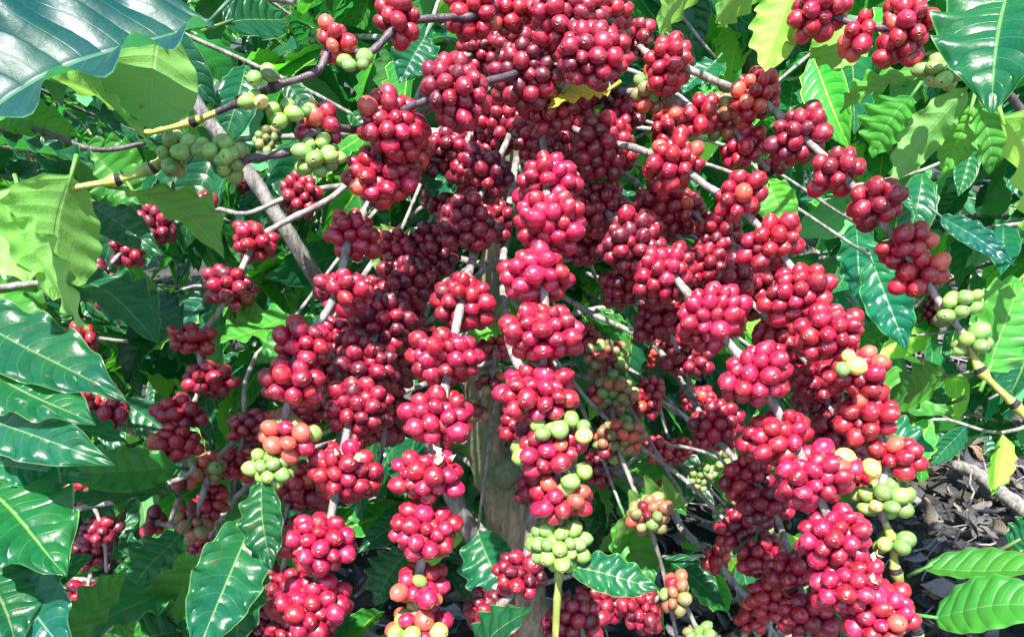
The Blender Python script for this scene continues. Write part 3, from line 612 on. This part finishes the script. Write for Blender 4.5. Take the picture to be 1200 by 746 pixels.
b = RBb([(1500, 300, .9), (1350, 280, .85), (1240, 300, .8), (1190, 330, .78)], mat='twig_young', r1=.002)
leaf(b, (1098, 250, .85), (1190, 312, .80), 28, roll=20, seed=81, tint=(.9, 1.1, 2.2))
leaf(b, (1200, 330, .75), (1150, 440, .7), 60, roll=-20, seed=82, mat='leaf_y')
leaf(b, (1230, 380, .72), (1180, 470, .66), 60, roll=20, seed=83)
b = RBb([(1560, 600, 1.1), (1400, 640, .9), (1260, 660, .72), (1220, 665, .7)], mat='twig_young', r1=.002)
leaf(b, (1078, 668, .62), (1235, 672, .56), 44, roll=-25, seed=84, mat='leaf_y', fold=.5, wave=.4, tint=(.7, .85, .9))
leaf(b, (1088, 722, .58), (1250, 712, .52), 60, roll=-5, seed=85, mat='leaf_y', fold=.25, wave=.35, tint=(.6, .85, .9))
leaf(b, (1180, 640, .62), (1240, 610, .6), 40, roll=10, seed=86)

# ================================================================== BUSHES BEHIND
def wild_branch(T, p0, az, ln, rs, seed, lpb=16, ll=.13, bright=1.0, cherries=0, rise=.35, sag=.62, grid=None):
    d = np.array((math.cos(az), math.sin(az), 0)); t = np.linspace(0, 1, 7)[:, None]
    pts = p0 + d * ln * t + np.array((0, 0, 1)) * (ln * (rise * t - sag * t ** 2)) + .015 * rs.randn(7, 3) * t
    sm = smooth(pts, 4); co, fs = tube(sm, np.linspace(.005, .0022, len(sm)), 6)
    br = link('branch', fast_mesh('branch', co, fs, M['twig']), T, p0)
    specs = []
    for j in range(lpb):
        f = .15 + .85 * (j + .3) / lpb; a = int(f * (len(sm) - 1)); b_ = sm[a]; tg = norm(sm[min(a + 1, len(sm) - 1)] - sm[max(a - 1, 0)])
        sd = norm(np.cross(tg, (0, 0, 1.0)))
        for sg in (-1, 1):
            dr = norm(tg * rs.uniform(.2, .8) + sd * sg + np.array((0, 0, -1)) * rs.uniform(-.1, 1.2) + .25 * rs.randn(3))
            L = ll * rs.uniform(.6, 1.25); up = np.array((0, 0, 1.0)) + .5 * rs.randn(3)
            y = rs.rand(); tn = np.array((1, 1, 1)) * bright * (.75 + .5 * rs.rand()) * (np.array((3.0, 2.2, .9)) if y < .28 else np.array((.9, 1.1, 1.5)) if y > .75 else np.array((1, 1, 1)))
            if (b_ - CAM) @ FW < .45 and abs(b_[0]) < .7 and b_[2] < 1.6: continue
            specs.append((b_, dr, up, L, L * rs.uniform(.34, .46), tn))
    if specs: link('foliage', leaf_bundle(specs, grid or G_MID, seed), br, p0)
    for j in range(3):
        if rs.rand() < cherries:
            a = int(rs.uniform(.35, .9) * (len(sm) - 1)); c = sm[a]; dd = float((c - CAM) @ FW)
            if dd > .9: cluster(br, c, sm[min(a + 1, len(sm) - 1)] - sm[a - 1], rs.uniform(.02, .03), 'k' if rs.rand() < .45 else 'w', ns(), d=max(dd, 1.1))
def wild_bush(loc, h, seed, label, nb=22, spread=.9, cherries=.15, bright=1.0, facing=None, lpb=20, ll=.13):
    rs = np.random.RandomState(seed); loc = np.array(loc, float)
    T = thing('coffee_bush', label, 'coffee bush', loc, 'coffee bushes growing behind')
    zs = np.linspace(0, h, 9); tp = np.stack((loc[0] + .03 * rs.randn(9).cumsum() * .5, loc[1] + .03 * rs.randn(9).cumsum() * .5, zs), -1); tp[0, :2] = loc[:2]
    s = smooth(tp, 4); co, fs = tube(s, np.linspace(.035, .008, len(s)), 10, .05, seed)
    link('trunk', fast_mesh('trunk', co, fs, M['bark']), T, loc)
    for k in range(nb):
        z0 = h * (.12 + .86 * (k + rs.rand()) / nb); az = k * 2.4 + rs.rand(); p0 = np.array([np.interp(z0, s[:, 2], s[:, 0]), np.interp(z0, s[:, 2], s[:, 1]), z0])
        ln = spread * (1.05 - .55 * z0 / h) * rs.uniform(.75, 1.1)
        wild_branch(T, p0, az, ln, rs, seed * 90 + k, lpb, ll, bright, cherries)
    return T
# the main bush's own leafy shoots: away from the viewer, and its top above the picture
rs_ = np.random.RandomState(9)
trk = np.array([P(628, 911, 1.48), P(592, 590, 1.21), P(563, 450, 1.10), P(575, 320, 1.02), P(600, 200, .97), P(612, -120, .91), P(618, -330, .9)])
def on_trunk(z): return np.array([np.interp(z, trk[:, 2], trk[:, 0]), np.interp(z, trk[:, 2], trk[:, 1]), z])
for k in range(30):
    z0 = .45 + 1.0 * (k + rs_.rand()) / 30; az = math.radians(15 + 170 * ((k * .618) % 1))
    wild_branch(MB, on_trunk(z0), az, rs_.uniform(.45, .85), rs_, 3000 + k, 14, .13, .9, .5, .25, .5)
for k in range(10):
    z0 = 1.62 + .25 * (k + rs_.rand()) / 10; az = math.radians(10 + 160 * ((k * .618) % 1))
    wild_branch(MB, on_trunk(min(z0, 1.74)), az, rs_.uniform(.4, .75), rs_, 3100 + k, 9, .13, 1, 0, .7, .45)
for k in range(24):
    z0 = .6 + .6 * (k + rs_.rand()) / 24
    wild_branch(RB, P(1560, 600, 1.1) * (1, 1, 0) + np.array((0, .1, z0)), math.radians(110 + 70 * ((k * .618) % 1)), rs_.uniform(.4, .75), rs_, 3400 + k, 10, .11, 1.4, .2, .4, .5)
# leafy upper shoots of the neighbours
for k in range(34):
    z0 = 1.22 + .6 * (k + rs_.rand()) / 34
    wild_branch(RB, P(1490, 100, 1.0) + np.array((0, 0, z0 - 1.3)), math.radians(100 + 85 * ((k * .618) % 1)), rs_.uniform(.5, 1.0), rs_, 3200 + k, 14, .115, 1.5, 0, .4, .5)
for k in range(18):
    z0 = .75 + 1.1 * (k + rs_.rand()) / 18
    wild_branch(LB, P(-330, 300, .9) + np.array((0, 0, z0 - 1.3)), math.radians(10 + 75 * ((k * .618) % 1)), rs_.uniform(.5, .85), rs_, 3300 + k, 14, .115, .9, .25)
wild_bush((-.1, 2.1, 0), 1.95, 21, 'coffee bush directly behind the central trunk, leaves tinted dark for shade', 46, .95, .25, ll=.14, bright=.55)
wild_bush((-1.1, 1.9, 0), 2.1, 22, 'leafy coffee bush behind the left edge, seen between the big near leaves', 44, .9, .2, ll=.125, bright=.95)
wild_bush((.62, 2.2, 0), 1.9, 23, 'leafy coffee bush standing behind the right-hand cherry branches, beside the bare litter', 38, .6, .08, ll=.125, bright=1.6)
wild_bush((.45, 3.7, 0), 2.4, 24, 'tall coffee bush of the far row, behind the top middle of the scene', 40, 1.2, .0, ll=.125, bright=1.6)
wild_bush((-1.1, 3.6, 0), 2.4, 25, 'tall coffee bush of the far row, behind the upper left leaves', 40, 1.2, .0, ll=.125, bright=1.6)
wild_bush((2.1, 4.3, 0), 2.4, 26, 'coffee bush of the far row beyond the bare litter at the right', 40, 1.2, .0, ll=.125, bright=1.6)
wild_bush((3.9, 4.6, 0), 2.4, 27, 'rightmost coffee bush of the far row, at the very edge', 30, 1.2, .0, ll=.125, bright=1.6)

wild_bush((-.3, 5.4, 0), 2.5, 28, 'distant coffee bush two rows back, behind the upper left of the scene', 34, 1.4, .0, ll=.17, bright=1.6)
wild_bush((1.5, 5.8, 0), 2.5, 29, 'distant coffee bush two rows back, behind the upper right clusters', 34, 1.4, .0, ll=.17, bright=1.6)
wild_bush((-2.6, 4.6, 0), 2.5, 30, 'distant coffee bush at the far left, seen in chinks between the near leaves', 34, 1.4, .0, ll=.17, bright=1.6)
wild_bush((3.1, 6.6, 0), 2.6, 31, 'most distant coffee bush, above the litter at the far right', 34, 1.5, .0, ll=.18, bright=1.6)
# ================================================================== GROUND
def ground():
    xs = np.concatenate((np.linspace(-60, -4, 8), np.linspace(-3.6, 4.8, 90), np.linspace(5.4, 60, 8))); ys = np.concatenate((np.linspace(-20, -.6, 6), np.linspace(-.4, 7, 80), np.linspace(7.6, 90, 8)))
    X, Y = np.meshgrid(xs, ys, indexing='ij')
    Z = .03 * np.sin(X * 3.1 + Y) * np.cos(Y * 2.3) + .015 * np.sin(X * 9 + 2) * np.sin(Y * 8) - .03
    nx, ny = X.shape; co = np.stack((X, Y, Z), -1).reshape(-1, 3)
    i = np.arange(nx - 1)[:, None] * ny; j = np.arange(ny - 1)[None]
    q = np.stack((i + j, i + ny + j, i + ny + j + 1, i + j + 1), -1).reshape(-1, 4)
    o = link('ground', fast_mesh('ground', co, [q], M['soil'])); o['kind'] = 'structure'; return o
ground()
def litter():
    rs = np.random.RandomState(77); specs = []
    for k in range(9000):
        x = rs.uniform(.3, 3.6) if k < 7000 else rs.uniform(-1.6, .5); y = 1.1 + 3.9 * rs.rand() ** 1.1
        z = .03 * math.sin(x * 3.1 + y) * math.cos(y * 2.3) + .015 * math.sin(x * 9 + 2) * math.sin(y * 8) - .02 + .03 * rs.rand()
        L = rs.uniform(.03, .12); a = rs.rand() * 6.28
        g = rs.rand(); tn = np.array((1, 1, 1.05)) * (.25 + 1.3 * rs.rand() ** 2) if g < .93 else np.array((2.0, 1.4, .8))
        if rs.rand() < .04: tn = tn * 2.2
        specs.append((np.array((x, y, z)), np.array((math.cos(a), math.sin(a), rs.uniform(-.3, .5))), np.array((0, 0, 1.0)) + .5 * rs.randn(3), L, L * rs.uniform(.3, .5), tn))
    U, V, q = G_LO; cos = []; tints = []
    for (b, dr, up, L, W, tn) in specs:
        loc = leaf_shape(U, V, L, W, rs, rs.uniform(-.3, 1.0), rs.uniform(-1.2, 1.2) or .1, 2.5, rs.uniform(-.2, .2))
        ya = norm(dr); za = norm(up - ya * (up @ ya)); xa = np.cross(ya, za)
        cos.append(b + loc[:, :1] * xa + loc[:, 1:2] * ya + loc[:, 2:3] * za); tints.append(np.tile(np.append(tn, 1), (len(U), 1)))
    n = len(specs); off = (np.arange(n) * len(U))[:, None, None]
    me = fast_mesh('leaf_litter', np.vstack(cos), [(q[None] + off).reshape(-1, 4)], M['leaf_dry'], uv=np.tile(np.stack((U, V * .5 + .5), -1), (n, 1)), attrs={'tint': ('FLOAT_COLOR', np.vstack(tints))})
    o = link('leaf_litter', me); o['kind'] = 'stuff'; o['label'] = 'dry grey-brown leaf litter covering the soil'; o['category'] = 'leaf litter'
litter()
def debris():
    rs = np.random.RandomState(5); cos = []; fs = []; off = 0
    for k in range(700):
        x = rs.uniform(-.8, 3.4); y = 1.1 + 3.6 * rs.rand(); a = rs.rand() * 6.28; L = rs.uniform(.05, .3)
        t = np.linspace(-.5, .5, 5)[:, None]; p = np.array((x, y, .03 + .02 * rs.rand())) + t * L * np.array((math.cos(a), math.sin(a), rs.uniform(-.1, .1))) + .008 * rs.randn(5, 3)
        c, f = tube(p, np.linspace(.003, .0015, 5) * rs.uniform(.6, 1.6), 6, .1, k); cos.append(c); fs += [q + off for q in f]; off += len(c)
    q4 = np.vstack([f for f in fs if f.shape[1] == 4]); q6 = np.vstack([f for f in fs if f.shape[1] == 6])
    o = link('twig_litter', fast_mesh('twig_litter', np.vstack(cos), [q4, q6], M['twig'])); o['kind'] = 'stuff'; o['label'] = 'thin broken twigs scattered through the leaf litter'; o['category'] = 'twigs'
debris()
def G(x, y, up=0.0):
    dr = FW + RT * ((x - 600) / F) - UP * ((y - 373) / F); return CAM + dr * ((CAM[2] - up) / -dr[2])
def stick(rows, r0, r1, label, mat='twig', seed=0):
    s = smooth([G(x, y, u) for x, y, u in rows], 6); co, fs = tube(s, np.linspace(r0, r1, len(s)), 10, .08, seed)
    o = link('fallen_stick', fast_mesh('fallen_stick', co, fs, M[mat]), None, s[0]); o['label'] = label; o['category'] = 'stick'; o['group'] = 'fallen sticks on the litter'
stick([(1235, 625, .05), (1180, 582, .05), (1145, 555, .045), (1120, 545, .03)], .024, .019, 'thick pale fallen stick on the dark litter at the right edge', seed=5)
stick([(1040, 402, .04), (1110, 415, .04), (1200, 425, .03)], .016, .012, 'long thin fallen stick across the litter behind the green cherries', seed=6)
stick([(1120, 322, .05), (1165, 326, .05), (1240, 322, .05)], .02, .02, 'fallen stick lying farthest back on the litter', seed=7)
